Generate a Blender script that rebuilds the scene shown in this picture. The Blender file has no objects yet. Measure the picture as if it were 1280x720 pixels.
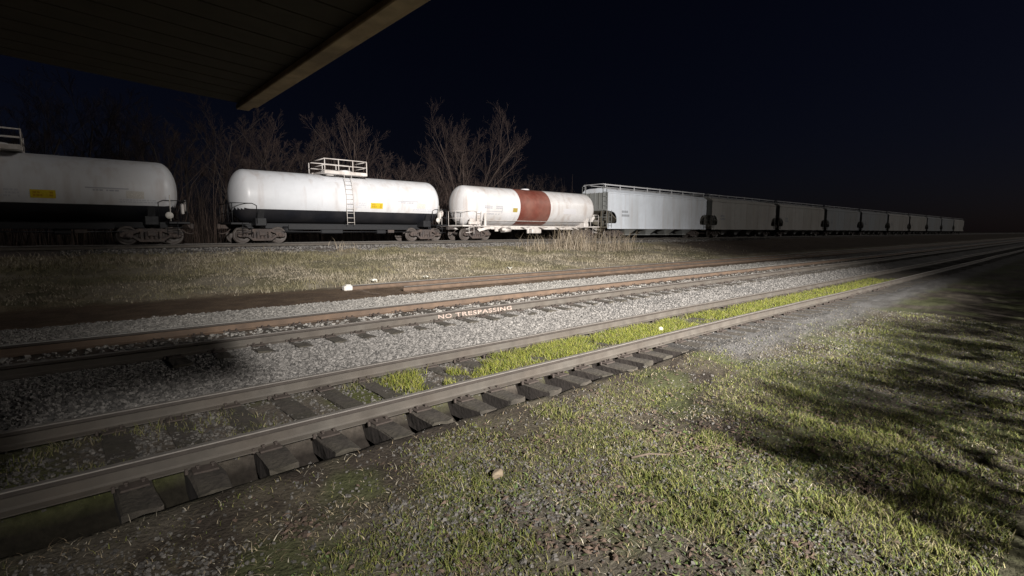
import bpy, math, random
import numpy as np
from mathutils import Vector, Matrix

random.seed(7)
rng = np.random.default_rng(11)
scene = bpy.context.scene
COL = scene.collection
R = math.radians
PI = math.pi

# ------------------------------------------------------------------ helpers
class MB:
    """Collects boxes, tubes, prisms and lathes; build() links them as one mesh object."""
    def __init__(s):
        s.v = []; s.f = []; s.m = []; s.sm = []
    def add(s, vs, fs, mi=0, smooth=False):
        o = len(s.v); s.v.extend([tuple(p) for p in vs])
        for f in fs:
            s.f.append(tuple(i + o for i in f)); s.m.append(mi); s.sm.append(smooth)
    def box(s, c, d, mi=0, rot=None, b=0.0):
        x, y, z = d[0] / 2, d[1] / 2, d[2] / 2
        b = min(b, x * .9, y * .9, z * .9)
        if b > 0:                       # chamfered box
            vs = []
            for sx in (-1, 1):
                for sy in (-1, 1):
                    for sz in (-1, 1):
                        vs += [(sx * (x - b), sy * (y - b), sz * z), (sx * (x - b), sy * y, sz * (z - b)), (sx * x, sy * (y - b), sz * (z - b))]
            def I(sx, sy, sz, k): return ((sx > 0) * 4 + (sy > 0) * 2 + (sz > 0)) * 3 + k
            fs = []
            for sg in (-1, 1):
                q = [(-1, -1), (1, -1), (1, 1), (-1, 1)]
                if sg < 0: q = q[::-1]
                fs.append([I(a, c2, sg, 0) for a, c2 in q])
                fs.append([I(a, sg, c2, 1) for a, c2 in q][::-1])
                fs.append([I(sg, a, c2, 2) for a, c2 in q])
            for sa in (-1, 1):
                for sb in (-1, 1):
                    fs.append([I(-1, sa, sb, 0), I(1, sa, sb, 0), I(1, sa, sb, 1), I(-1, sa, sb, 1)])
                    fs.append([I(sa, -1, sb, 0), I(sa, 1, sb, 0), I(sa, 1, sb, 2), I(sa, -1, sb, 2)])
                    fs.append([I(sa, sb, -1, 1), I(sa, sb, 1, 1), I(sa, sb, 1, 2), I(sa, sb, -1, 2)])
                    for sc in (-1, 1):
                        fs.append([I(sa, sb, sc, 0), I(sa, sb, sc, 1), I(sa, sb, sc, 2)])
        else:
            vs = [(sx * x, sy * y, sz * z) for sx in (-1, 1) for sy in (-1, 1) for sz in (-1, 1)]
            fs = [(0, 1, 3, 2), (4, 6, 7, 5), (0, 4, 5, 1), (2, 3, 7, 6), (0, 2, 6, 4), (1, 5, 7, 3)]
        M = rot if rot is not None else Matrix.Identity(3)
        s.add([Vector(c) + M @ Vector(p) for p in vs], fs, mi)
    def tube(s, pts, rad, n=8, mi=0, cap=True):
        pts = [Vector(p) for p in pts]
        if not hasattr(rad, '__len__'): rad = [rad] * len(pts)
        vs = []; fs = []
        prev = None
        for i, p in enumerate(pts):
            a = pts[max(i - 1, 0)]; b = pts[min(i + 1, len(pts) - 1)]
            t = (b - a).normalized()
            u = t.orthogonal().normalized() if prev is None else (prev - t * prev.dot(t)).normalized()
            prev = u; w = t.cross(u)
            for k in range(n):
                an = 2 * PI * k / n
                vs.append(p + (u * math.cos(an) + w * math.sin(an)) * rad[i])
        for i in range(len(pts) - 1):
            for k in range(n):
                fs.append((i * n + k, i * n + (k + 1) % n, (i + 1) * n + (k + 1) % n, (i + 1) * n + k))
        s.add(vs, fs, mi, n > 4)
        if cap:
            o = len(s.v) - len(vs)
            s.f.append(tuple(range(o + n - 1, o - 1, -1))); s.m.append(mi); s.sm.append(False)
            e = o + (len(pts) - 1) * n
            s.f.append(tuple(range(e, e + n))); s.m.append(mi); s.sm.append(False)
    def prism(s, poly, a, b, axis='y', mi=0):
        """poly: 2-D outline; extruded from a to b along axis."""
        n = len(poly)
        def P(u, w, t):
            return (u, t, w) if axis == 'y' else ((t, u, w) if axis == 'x' else (u, w, t))
        vs = [P(u, w, a) for u, w in poly] + [P(u, w, b) for u, w in poly]
        fs = [tuple(range(n))[::-1], tuple(range(n, 2 * n))]
        fs += [(i, (i + 1) % n, (i + 1) % n + n, i + n) for i in range(n)]
        s.add(vs, fs, mi)
    def lathe(s, prof, axis, c, n=24, mi=0, smooth=True):
        """prof: (along, radius) pairs round 'x' or 'y' or 'z' axis through c."""
        vs = []; fs = []
        for t, r in prof:
            for k in range(n):
                a = 2 * PI * k / n; u, w = r * math.cos(a), r * math.sin(a)
                p = (t, u, w) if axis == 'x' else ((u, t, w) if axis == 'y' else (u, w, t))
                vs.append((c[0] + p[0], c[1] + p[1], c[2] + p[2]))
        for i in range(len(prof) - 1):
            for k in range(n):
                fs.append((i * n + k, i * n + (k + 1) % n, (i + 1) * n + (k + 1) % n, (i + 1) * n + k))
        s.add(vs, fs, mi, smooth)
    def build(s, name, mats, parent=None, normals=True):
        if not isinstance(mats, (list, tuple)): mats = [mats]
        me = bpy.data.meshes.new(name)
        me.from_pydata(s.v, [], s.f)
        for m in mats: me.materials.append(m)
        me.polygons.foreach_set('material_index', s.m)
        me.polygons.foreach_set('use_smooth', s.sm)
        me.update()
        if normals:
            import bmesh
            bm = bmesh.new(); bm.from_mesh(me)
            bmesh.ops.recalc_face_normals(bm, faces=bm.faces)
            bm.to_mesh(me); bm.free()
        return link(name, me, parent)

def link(name, me, parent=None):
    o = bpy.data.objects.new(name, me); COL.objects.link(o)
    if parent is not None: o.parent = parent
    return o

def tag(o, label, cat, group=None, kind=None):
    o['label'] = label; o['category'] = cat
    if group: o['group'] = group
    if kind: o['kind'] = kind
    return o

def struct(o):
    o['kind'] = 'structure'; return o

def thing(name, label, cat, loc=(0, 0, 0), group=None):
    o = bpy.data.objects.new(name, None); COL.objects.link(o)
    o.empty_display_size = .3; o.location = loc
    return tag(o, label, cat, group)

def copy_tree(o, parent=None):
    c = o.copy(); COL.objects.link(c)
    if parent is not None: c.parent = parent
    for ch in list(o.children): copy_tree(ch, c)
    return c

def np_mesh(name, V, F, mat, parent=None, smooth=False, colors=None):
    """V (n,3); F (m,3) or (m,4) arrays -> object"""
    me = bpy.data.meshes.new(name)
    V = np.asarray(V, np.float32); F = np.asarray(F, np.int32)
    n, k = F.shape
    me.vertices.add(len(V)); me.vertices.foreach_set('co', V.ravel())
    me.loops.add(n * k); me.loops.foreach_set('vertex_index', F.ravel())
    me.polygons.add(n); me.polygons.foreach_set('loop_start', np.arange(0, n * k, k, dtype=np.int32))
    me.polygons.foreach_set('use_smooth', np.full(n, smooth))
    if colors is not None:
        ca = me.color_attributes.new('Tint', 'FLOAT_COLOR', 'POINT')
        c4 = np.ones((len(V), 4), np.float32); c4[:, :colors.shape[1]] = colors
        ca.data.foreach_set('color', c4.ravel())
    me.update(calc_edges=True); me.validate()
    me.materials.append(mat)
    return link(name, me, parent)

# ---- value noise
_T = rng.random((256, 256))
def vnoise(x, y):
    x = np.asarray(x, float); y = np.asarray(y, float)
    xi = np.floor(x).astype(int); yi = np.floor(y).astype(int)
    fx = x - xi; fy = y - yi
    fx = fx * fx * (3 - 2 * fx); fy = fy * fy * (3 - 2 * fy)
    g = lambda a, b: _T[a & 255, b & 255]
    return (g(xi, yi) * (1 - fx) + g(xi + 1, yi) * fx) * (1 - fy) + (g(xi, yi + 1) * (1 - fx) + g(xi + 1, yi + 1) * fx) * fy
def fbm(x, y, o=4):
    s = 0; a = .5; t = 0
    for i in range(o):
        s = s + a * vnoise(x + 17.3 * i, y + 9.1 * i); t += a; a *= .5; x = x * 2.03; y = y * 2.03
    return s / t
def sstep(a, b, x):
    t = np.clip((x - a) / (b - a), 0, 1); return t * t * (3 - 2 * t)

# ------------------------------------------------------------------ materials
def material(name, col, rough=.7, metal=0., var=.0, vscale=3., col2=None, bump=0., bscale=30., spec=.5, grime=None, gamt=0., gscale=.8, island=0., tint=False, streak=0.):
    m = bpy.data.materials.new(name); m.use_nodes = True
    nt = m.node_tree; N = nt.nodes; L = nt.links
    bs = N['Principled BSDF']
    bs.inputs['Roughness'].default_value = rough; bs.inputs['Metallic'].default_value = metal
    bs.inputs['Specular IOR Level'].default_value = spec
    tc = N.new('ShaderNodeTexCoord')
    if tint:
        a = N.new('ShaderNodeVertexColor'); a.layer_name = 'Tint'; out = a.outputs['Color']
    else:
        rgb = N.new('ShaderNodeRGB'); rgb.outputs[0].default_value = (*col, 1); out = rgb.outputs[0]
    def mix(o, c2, fac_out, mode='MIX', fac=1.0):
        mx = N.new('ShaderNodeMix'); mx.data_type = 'RGBA'; mx.blend_type = mode
        if fac_out is not None: L.new(fac_out, mx.inputs['Factor'])
        else: mx.inputs['Factor'].default_value = fac
        L.new(o, mx.inputs['A'])
        if isinstance(c2, tuple): mx.inputs['B'].default_value = (*c2, 1)
        else: L.new(c2, mx.inputs['B'])
        return mx.outputs['Result']
    def noise(scale, det=6, lo=.35, hi=.65, stretch=None):
        n = N.new('ShaderNodeTexNoise'); n.inputs['Scale'].default_value = scale; n.inputs['Detail'].default_value = det
        if stretch:
            mp = N.new('ShaderNodeMapping'); mp.inputs['Scale'].default_value = stretch
            L.new(tc.outputs['Object'], mp.inputs['Vector']); L.new(mp.outputs[0], n.inputs['Vector'])
        else: L.new(tc.outputs['Object'], n.inputs['Vector'])
        mr = N.new('ShaderNodeMapRange'); mr.inputs[1].default_value = lo; mr.inputs[2].default_value = hi
        L.new(n.outputs['Fac'], mr.inputs[0]); return mr.outputs[0]
    if col2 is not None: out = mix(out, col2, noise(vscale))
    if var > 0:
        n = noise(vscale * 4.3, 8, .25, .75)
        mr = N.new('ShaderNodeMapRange'); mr.inputs[3].default_value = 1 - var; mr.inputs[4].default_value = 1 + var
        L.new(n, mr.inputs[0])
        out = mix(out, mr.outputs[0], None, 'MULTIPLY')
    if grime is not None:
        n = noise(gscale, 8, .42, .75, (1., 1., .35))
        mm = N.new('ShaderNodeMath'); mm.operation = 'MULTIPLY'; mm.inputs[1].default_value = gamt
        L.new(n, mm.inputs[0]); out = mix(out, grime, mm.outputs[0])
    if streak > 0:
        n = noise(1., 7, .50, .74, (2.6, 2.6, .16))
        mm = N.new('ShaderNodeMath'); mm.operation = 'MULTIPLY'; mm.inputs[1].default_value = streak
        L.new(n, mm.inputs[0]); out = mix(out, (.30, .20, .14), mm.outputs[0])
    if island > 0:
        g = N.new('ShaderNodeNewGeometry')
        mr = N.new('ShaderNodeMapRange'); mr.inputs[3].default_value = 1 - island; mr.inputs[4].default_value = 1 + island
        L.new(g.outputs['Random Per Island'], mr.inputs[0])
        out = mix(out, mr.outputs[0], None, 'MULTIPLY')
    L.new(out, bs.inputs['Base Color'])
    if bump > 0:
        n = N.new('ShaderNodeTexNoise'); n.inputs['Scale'].default_value = bscale; n.inputs['Detail'].default_value = 8
        L.new(tc.outputs['Object'], n.inputs['Vector'])
        b = N.new('ShaderNodeBump'); b.inputs['Strength'].default_value = bump; b.inputs['Distance'].default_value = .02
        L.new(n.outputs['Fac'], b.inputs['Height']); L.new(b.outputs[0], bs.inputs['Normal'])
    return m

M = {}
M['tank_white'] = material('tank_white_paint', (.66, .65, .66), .38, var=.05, vscale=.6, grime=(.42, .36, .30), gamt=.4, gscale=.5, streak=.45)
M['tank_white_clean'] = material('tank_white_clean_paint', (.64, .65, .68), .38, var=.04, vscale=.6, grime=(.5, .44, .38), gamt=.3, gscale=.35, streak=.35)
M['tank_red'] = material('tank_oxide_red', (.15, .038, .026), .5, var=.22, vscale=.7, col2=(.20, .075, .055), bump=.05, grime=(.25, .15, .12), gamt=.5, gscale=.6)
M['seam_white'] = material('band_white_paint', (.55, .54, .53), .5, var=.1, vscale=2)
M['tank_black'] = material('tank_black_paint', (.012, .013, .018), .5, var=.25, vscale=.7, grime=(.05, .045, .045), gamt=.5)
M['black_steel'] = material('black_underframe', (.008, .008, .010), .6, var=.3, vscale=2)
M['white_steel'] = material('white_underframe', (.62, .58, .55), .5, var=.12, vscale=2, grime=(.28, .21, .17), gamt=.6, gscale=2.)
M['rust_steel'] = material('truck_steel', (.085, .062, .052), .8, var=.3, vscale=3, col2=(.05, .042, .04), bump=.1)
M['wheel_steel'] = material('wheel_steel', (.075, .062, .055), .6, var=.3, vscale=3)
M['hopper_grey'] = material('hopper_light_grey', (.60, .635, .69), .55, var=.05, vscale=.5, grime=(.28, .27, .25), gamt=.5, gscale=.45, streak=.25)
M['hopper_end'] = material('hopper_end_shaded_grey', (.20, .205, .20), .7, var=.1, vscale=.8, grime=(.10, .09, .07), gamt=.7)  # hopper grey darkened: shade of the car ends painted in
M['hopper_dirty'] = material('hopper_dirty_steel', (.12, .105, .08), .8, var=.25, vscale=2, grime=(.05, .04, .03), gamt=.7, gscale=2.)
M['hopper_rail'] = material('hopper_walkway_steel', (.42, .42, .43), .5, var=.1)
M['yellow_sign'] = material('yellow_placard', (.56, .42, .02), .5, var=.08)
M['yellow_dirty'] = material('mustard_placard', (.36, .27, .06), .6, var=.15)
M['sign_text'] = material('placard_print', (.42, .24, .015), .6)
M['stencil'] = material('stencil_print', (.36, .36, .39), .6)
M['stencil_soft'] = material('faded_stencil_print', (.5, .5, .53), .6)
M['stencil_hop'] = material('grey_stencil_print', (.27, .28, .30), .6)
M['panel_grey'] = material('pale_grey_panel', (.60, .585, .60), .5)
M['rail_web'] = material('rail_side_rust', (.088, .078, .066), .75, var=.22, vscale=1.2, col2=(.068, .056, .045), bump=.12, bscale=25)
M['rail_web_brown'] = material('rail_side_brown_rust', (.125, .082, .054), .8, var=.2, vscale=1.2, col2=(.088, .06, .042), bump=.12, bscale=25)
M['rail_top'] = material('rail_worn_highlight_top', (.45, .43, .40), .38, metal=.5, var=.15, vscale=1.5)  # worn steel, lightened so a highlight is painted along the head
M['rail_top_dull'] = material('rail_dull_top', (.22, .20, .18), .5, metal=.35, var=.2, vscale=1.5)
M['rail_under'] = material('rail_head_shade', (.045, .036, .03), .7, var=.25, vscale=2)  # shade under the rail head painted in as a dark edge
M['tie'] = material('weathered_tie', (.056, .047, .038), .92, var=.4, vscale=2.2, col2=(.028, .023, .019), bump=.8, bscale=22, island=.3, streak=.0, grime=(.075, .068, .045), gamt=.5, gscale=2.5)
M['tie_brown'] = material('rust_stained_tie', (.15, .105, .072), .9, var=.25, vscale=2.2, col2=(.10, .07, .05), bump=.4, bscale=18)
M['tie_side'] = material('shaded_creosote_tie_side', (.035, .028, .024), .9, var=.3, vscale=4, bump=.4, bscale=20)  # creosoted wood, darkened to paint in the shade between ties
M['plate'] = material('tie_plate_rust', (.055, .042, .035), .8, var=.3, vscale=6)
M['lettering'] = material('pinkish_white_paint', (.29, .225, .19), .75, var=.6, vscale=9)
M['white_paint'] = material('white_marker_paint', (.55, .52, .48), .7, var=.3, vscale=8)
M['gravel'] = material('ballast_stone', (.135, .126, .117), .85, island=.65, var=.15, vscale=30)
M['gravel_pale'] = material('pale_limestone', (.20, .188, .172), .85, island=.45, var=.12, vscale=30)
M['pebble'] = material('pebble_stone', (.085, .078, .070), .85, island=.55, var=.15, vscale=30)
M['grass'] = material('grass_blades', (.1, .1, .03), .75, tint=True, spec=.2)
M['stone'] = material('pale_sandstone', (.25, .20, .14), .9, var=.2, vscale=6, col2=(.19, .145, .095), bump=.4, bscale=20)
M['ball'] = material('pale_yellow_ball', (.72, .70, .42), .6)
M['paper'] = material('scrap_paper', (.68, .66, .58), .8, var=.1)
M['leaf'] = material('dead_leaf', (.075, .05, .036), .85, island=.6)
M['twig'] = material('dead_wood', (.10, .075, .055), .9, var=.2, vscale=10)
M['bark'] = material('grey_brown_bark', (.04, .03, .026), .9, var=.25, vscale=3)
M['bark_pale'] = material('pale_bark', (.055, .038, .031), .9, var=.25, vscale=3)
M['twigs'] = material('reddish_twigs', (.031, .018, .0145), .9, island=.35)
M['brush'] = material('dead_brush', (.06, .040, .031), .9, island=.5)
M['soffit'] = material('dark_roof_boards', (.035, .027, .022), .85, var=.25, vscale=3)
M['fascia'] = material('tan_painted_board', (.46, .35, .25), .75, var=.3, vscale=2.5, col2=(.36, .26, .18), grime=(.12, .09, .07), gamt=.7, gscale=3.)
M['wall_boards'] = material('brown_wall_boards', (.12, .085, .06), .85, var=.2, vscale=3)
M['shingle'] = material('dark_shingles', (.04, .038, .037), .9, var=.3, vscale=8)

# ------------------------------------------------------------------ camera
CAM = Vector((0, 0, 2.04))
HEAD = R(48.59); PITCH = math.atan(70 / 640)
cam = bpy.data.objects.new('camera', bpy.data.cameras.new('camera')); COL.objects.link(cam)
cam.data.sensor_fit = 'HORIZONTAL'; cam.data.sensor_width = 36; cam.data.lens = 36 * 640 / 1280
cam.data.clip_start = .05; cam.data.clip_end = 5000
cam.location = CAM; cam.rotation_euler = (PI / 2 - PITCH, 0, HEAD - PI / 2)
scene.camera = cam

# ------------------------------------------------------------------ ground
YA, YB, YC, YT = 5.645, 9.10, 15.85, 30.0           # track centre lines
ZA, ZB, ZC, ZT = .25, .49, .24, 1.45                # rail-top heights
XC_END = 7.3                                        # track C stops here
def ground_z(x, y):
    x = np.asarray(x, float); y = np.asarray(y, float)
    ys = [-400, -40, 0, 3.5, 4.15, 4.9, 6.4, 7.0, 7.75, 8.4, 9.8, 10.3, 11.6, 14.2, 17.4, 18.4, 23.5, 27.4, 28.4, 31.6, 33.2, 45, 700]
    zs = [-.3, -.05, -.02, .0, .055, .045, .04, .09, .275, .305, .300, .27, .17, .065, .075, .17, .62, 1.00, 1.235, 1.235, .85, .7, .7]
    z = np.interp(y, ys, zs)
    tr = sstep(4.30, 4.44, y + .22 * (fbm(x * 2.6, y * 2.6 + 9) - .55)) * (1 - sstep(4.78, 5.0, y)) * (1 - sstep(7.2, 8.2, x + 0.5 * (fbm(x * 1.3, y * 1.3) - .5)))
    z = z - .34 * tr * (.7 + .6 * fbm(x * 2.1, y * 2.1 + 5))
    n = fbm(x * .9, y * .9) - .5
    amp = np.where(y < 4.2, .10, np.where(y < 17.6, .022, .30)) * np.where(y > 28, .1, 1)
    z = z + (fbm(x * 13 + 3, y * 13, 3) - .5) * np.where(y < 4.15, .045, .012) * (y < 18)
    z = z + n * amp + (fbm(x * 5 + 31, y * 5) - .5) * np.where(y < 4.2, .05, np.where(y < 17.6, .015, .10) * np.where(y > 28, .2, 1))
    return z

def ground_col(x, y):
    n1 = fbm(x * .7 + 3, y * .7); n2 = fbm(x * 3.1, y * 3.1 + 40); n3 = fbm(x * .25 + 70, y * .25)
    def C(r, g, b): return np.stack([np.full_like(x, r), np.full_like(x, g), np.full_like(x, b)], -1)
    def mx(a, b, t): return a * (1 - t[..., None]) + b * t[..., None]
    soil = mx(C(.068, .058, .042), C(.042, .034, .027), sstep(.4, .6, n2))
    soil = mx(soil, C(.09, .078, .062), sstep(.52, .68, n1) * .8)
    soil = mx(soil, C(.065, .075, .028), sstep(.45, .6, fbm(x * 1.3 + 9, y * 1.3)) * .6)
    grav = mx(C(.125, .12, .116), C(.09, .085, .08), sstep(.4, .65, n2))
    ina = mx(C(.10, .085, .07), C(.075, .08, .03), sstep(.4, .6, n1))
    rust = mx(C(.12, .085, .058), C(.088, .062, .044), sstep(.4, .62, n2))
    pale = mx(C(.22, .21, .197), C(.16, .152, .143), sstep(.4, .68, n2))
    bank = mx(C(.215, .19, .145), C(.15, .135, .085), sstep(.38, .6, n1))
    bank = mx(bank, C(.22, .18, .125), sstep(.5, .66, n3 * .5 + n2 * .5))
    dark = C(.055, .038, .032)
    c = soil
    c = mx(c, ina, sstep(4.1, 4.9, y))
    c = mx(c, C(.016, .013, .011), sstep(4.28, 4.36, y) * (1 - sstep(4.9, 5.0, y)) * .95)  # shade of the gaps between ties painted into the soil
    w = (n2 - .5) * .5
    c = mx(c, grav, sstep(6.35, 6.7, y + w))
    c = mx(c, mx(rust, grav, C(.45, 0, 0)[..., 0] + .15 * (n2 - .5)), sstep(8.55, 8.75, y))
    c = mx(c, rust, sstep(9.75, 9.9, y) * .5)
    c = mx(c, pale, sstep(10.0, 10.5, y + w))
    c = mx(c, rust, sstep(14.0, 14.3, y + .8 * w) * (1 - .75 * sstep(45, 70, x)))
    c = mx(c, bank, sstep(17.1, 18.2, y + 2 * w))
    c = mx(c, dark, sstep(17.6, 19.5, y + 3 * w) * sstep(35, 42, x - (y - 18) * .6 + 6 * (n1 - .5)) * .85)  # dark brown earth, with the unlit bank painted into its colour
    c = mx(c, C(.10, .085, .078), sstep(27.5, 28.0, y + w))
    c = mx(c, C(.05, .042, .034), sstep(31.8, 33, y))
    # right of the tie ends the bank of gravel comes level with the rails
    c = mx(c, grav * .85, sstep(7.6, 8.6, x) * sstep(3.3, 3.9, y + w) * (1 - sstep(4.9, 5.0, y)))
    return c

def axis(parts):
    o = []
    for a, b, s in parts:
        o.append(np.arange(a, b, s))
    o.append([parts[-1][1]]); return np.concatenate(o)
gx = axis([(-400, -60, 40), (-60, -14, 4), (-14, -3, .5), (-3, 14, .085), (14, 26, .25), (26, 60, .8), (60, 140, 3), (140, 400, 20), (400, 2000, 200)])
gy = axis([(-400, -40, 40), (-40, -4, 4), (-4, .4, .4), (.4, 7.2, .06), (7.2, 18.6, .13), (18.6, 29, .3), (29, 34, .6), (34, 60, 3), (60, 120, 12), (120, 700, 80)])
GX, GY = np.meshgrid(gx, gy, indexing='ij')
V = np.stack([GX, GY, ground_z(GX, GY)], -1).reshape(-1, 3)
ny = len(gy); ii, jj = np.meshgrid(np.arange(len(gx) - 1), np.arange(ny - 1), indexing='ij')
a = (ii * ny + jj).ravel(); F = np.stack([a, a + ny, a + ny + 1, a + 1], -1)
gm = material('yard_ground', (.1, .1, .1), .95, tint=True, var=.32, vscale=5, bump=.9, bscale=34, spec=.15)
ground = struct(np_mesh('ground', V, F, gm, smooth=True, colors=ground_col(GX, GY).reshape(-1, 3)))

# ------------------------------------------------------------------ ballast and pebbles (uncountable)
def stones(name, n, region, size, mat, keep, dist_ref=9., sink=.25):
    x0, x1, y0, y1 = region
    out = []; need = n
    while need > 0:
        k = need * 4
        # denser near the lens' side of the yard, sparser far off
        x = x0 + (x1 - x0) * rng.random(k); y = y0 + (y1 - y0) * rng.random(k)
        d2 = x * x + y * y + 4
        p = np.minimum(1, dist_ref ** 2 / d2) * keep(x, y) * np.where(y > .03 * x - .2, 1, 0) * np.where(x > -.12 * y - .4, 1, 0)
        ok = rng.random(k) < p
        P = np.stack([x[ok], y[ok]], -1)[:need]; out.append(P); need -= len(P)
    P = np.concatenate(out); n = len(P)
    base = np.array([[-1, -1, -1], [1, -1, -1], [1, 1, -1], [-1, 1, -1], [-1, -1, 1], [1, -1, 1], [1, 1, 1], [-1, 1, 1]], float) * .62
    bf = np.array([[0, 1, 5, 4], [1, 2, 6, 5], [2, 3, 7, 6], [3, 0, 4, 7], [4, 5, 6, 7], [0, 3, 2, 1]])
    vs = base[None] * (1 + .45 * (rng.random((n, 8, 3)) - .5))
    vs[:, 4:, :2] *= (.45 + .5 * rng.random((n, 1, 2)))
    s = size[0] + (size[1] - size[0]) * rng.random(n) ** 2.2
    vs *= s[:, None, None] * np.stack([.8 + .7 * rng.random(n), .8 + .5 * rng.random(n), .55 + .4 * rng.random(n)], -1)[:, None, :]
    an = rng.random(n) * 6.28; tl = (rng.random(n) - .5) * 1.4
    ct, st = np.cos(tl)[:, None], np.sin(tl)[:, None]
    y_, z_ = vs[..., 1] * ct - vs[..., 2] * st, vs[..., 1] * st + vs[..., 2] * ct
    c, si = np.cos(an)[:, None], np.sin(an)[:, None]
    x_ = vs[..., 0] * c - y_ * si; y2 = vs[..., 0] * si + y_ * c
    z0 = ground_z(P[:, 0], P[:, 1]) + s * (.5 - sink)
    VV = np.stack([x_ + P[:, :1], y2 + P[:, 1:2], z_ + z0[:, None]], -1).reshape(-1, 3)
    FF = (bf[None] + (np.arange(n) * 8)[:, None, None]).reshape(-1, 4)
    return np_mesh(name, VV, FF, mat)

def between(a, b, s=.12): return lambda x, y: sstep(a - s, a + s, y + .5 * (fbm(x * 2, y * 2) - .5)) * (1 - sstep(b - s, b + s, y + .5 * (fbm(x * 2 + 5, y * 2) - .5)))
g1 = between(6.55, 8.3); g2 = between(8.5, 9.8)
tag(stones('ballast_gravel', 78000, (-4, 34, 6.4, 8.35), (.012, .032), M['gravel'], lambda x, y: g1(x, y) * (1 - .6 * sstep(.58, .7, fbm(x * .6 + 3, y * 1.2)))), 'loose grey ballast stones spread between the near track and the painted rail', 'ballast', kind='stuff')
g3 = between(10.0, 14.2, .15)
tag(stones('limestone_gravel', 52000, (-4, 60, 8.5, 14.6), (.016, .045), M['gravel_pale'], lambda x, y: np.maximum(g3(x, y), .35 * g2(x, y)), 15.), 'pale limestone gravel strip beyond the painted rail', 'gravel', kind='stuff')
pebmask = lambda x, y: (.10 + .8 * (1 - .7 * sstep(1.8, 3.2, x * .5 + y * .3)) * sstep(.5, .64, fbm(x * 1.1 + 20, y * 1.1)) + .9 * sstep(7.4, 8.6, x)) * (1 - sstep(4.0, 4.25, y) * (x < 8))
tag(stones('pebbles', 26000, (-.6, 16, .25, 4.8), (.006, .020), M['pebble'], pebmask, 5.), 'small grey pebbles scattered through the rough foreground turf', 'pebbles', kind='stuff')
g4 = between(4.95, 6.3)
tag(stones('cinders', 9000, (-.6, 20, 4.2, 6.45), (.008, .026), M['pebble'], lambda x, y: (.3 + .7 * sstep(.45, .6, fbm(x * 1.7, y * 1.7))) * np.where(y > 4.95, 1, .04), 7.), 'dark stones and cinders lying between the rails of the near track', 'cinders', kind='stuff')
tag(stones('bank_gravel', 9000, (0, 70, 27.3, 28.9), (.03, .07), M['gravel'], between(27.6, 28.7), 40.), 'coarse grey ballast along the shoulder under the train', 'ballast', kind='stuff')

# ------------------------------------------------------------------ grass and dry weeds (uncountable)
def blades(name, P, h, w, cols, lean=.6, mat=None, curl=.5):
    """P (n,2) bases; h,w (n,); cols (n,3)"""
    n = len(P)
    z0 = ground_z(P[:, 0], P[:, 1]) - .006
    an = rng.random(n) * 6.28; az = rng.random(n) * 6.28
    l = lean * (.2 + rng.random(n)) * h
    dx, dy = np.cos(az) * l, np.sin(az) * l
    wx, wy = np.cos(an) * w / 2, np.sin(an) * w / 2
    B = np.stack([P[:, 0], P[:, 1], z0], -1)
    mid = B + np.stack([dx * .35, dy * .35, h * .6], -1)
    tip = B + np.stack([dx, dy, h * (1 - curl * .3 * rng.random(n))], -1)
    W = np.stack([wx, wy, np.zeros(n)], -1)
    VV = np.stack([B - W, B + W, mid + W * .75, mid - W * .75, tip + W * .15, tip - W * .15], 1).reshape(-1, 3)
    o = (np.arange(n) * 6)[:, None]
    FF = np.concatenate([o + np.array([[0, 1, 2, 3]]), o + np.array([[3, 2, 4, 5]])])
    C = np.repeat(cols, 6, 0)
    return np_mesh(name, VV, FF, mat or M['grass'], colors=C)

def scatter(n, region, keep, ref):
    x0, x1, y0, y1 = region; out = []; need = n
    while need > 0:
        k = max(need * 4, 2000)
        x = x0 + (x1 - x0) * rng.random(k); y = y0 + (y1 - y0) * rng.random(k)
        p = np.minimum(1, ref ** 2 / (x * x + y * y + 1.5)) * keep(x, y) * np.where(y > .02 * x - .3, 1, 0) * np.where(x > -.12 * y - .5, 1, 0)
        ok = rng.random(k) < p; Q = np.stack([x[ok], y[ok]], -1)[:need]; out.append(Q); need -= len(Q)
    return np.concatenate(out)

def pick(pal, n, jit=.25):
    pal = np.array(pal); i = rng.integers(0, len(pal), n)
    return pal[i] * (1 + jit * (rng.random((n, 1)) * 2 - 1))

# rough turf in the foreground: low green tufts with straw
def turf(x, y):
    g = fbm(x * .8 + 9, y * .8 + 2)
    return (.05 + sstep(.46, .62, g + .15 * sstep(1.6, 3.2, x * .5 + y * .3) + .05)) * (1 - sstep(4.02, 4.2, y)) * (1 - .85 * sstep(7.3, 8.4, x) * sstep(2.6, 3.6, y))
P = scatter(120000, (-.6, 16, .2, 4.3), turf, 5.5)
n = len(P); hh = .010 + .038 * rng.random(n) ** 1.8 + .03 * sstep(.55, .7, fbm(P[:, 0] * 1.7 + 4, P[:, 1] * 1.7))
cc = pick([(.095, .108, .024), (.125, .135, .032), (.155, .15, .05), (.07, .085, .024), (.18, .155, .085)], n)
tag(blades('foreground_grass', P, hh, .004 + .005 * rng.random(n), cc, 1.0), 'short green grass growing in patches over the foreground dirt', 'grass', kind='stuff')
P = scatter(16000, (-.6, 16, .2, 4.25), lambda x, y: .25 + sstep(.48, .62, fbm(x * 1.5 + 50, y * 1.5)), 5.)
n = len(P)
tag(blades('dead_grass', P, .012 + .03 * rng.random(n), .004 + .004 * rng.random(n), pick([(.24, .19, .12), (.30, .25, .17), (.16, .12, .08), (.36, .32, .25)], n), 2.6, curl=1.5), 'flattened straw coloured dead grass strewn over the foreground', 'dead grass', kind='stuff')
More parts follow.
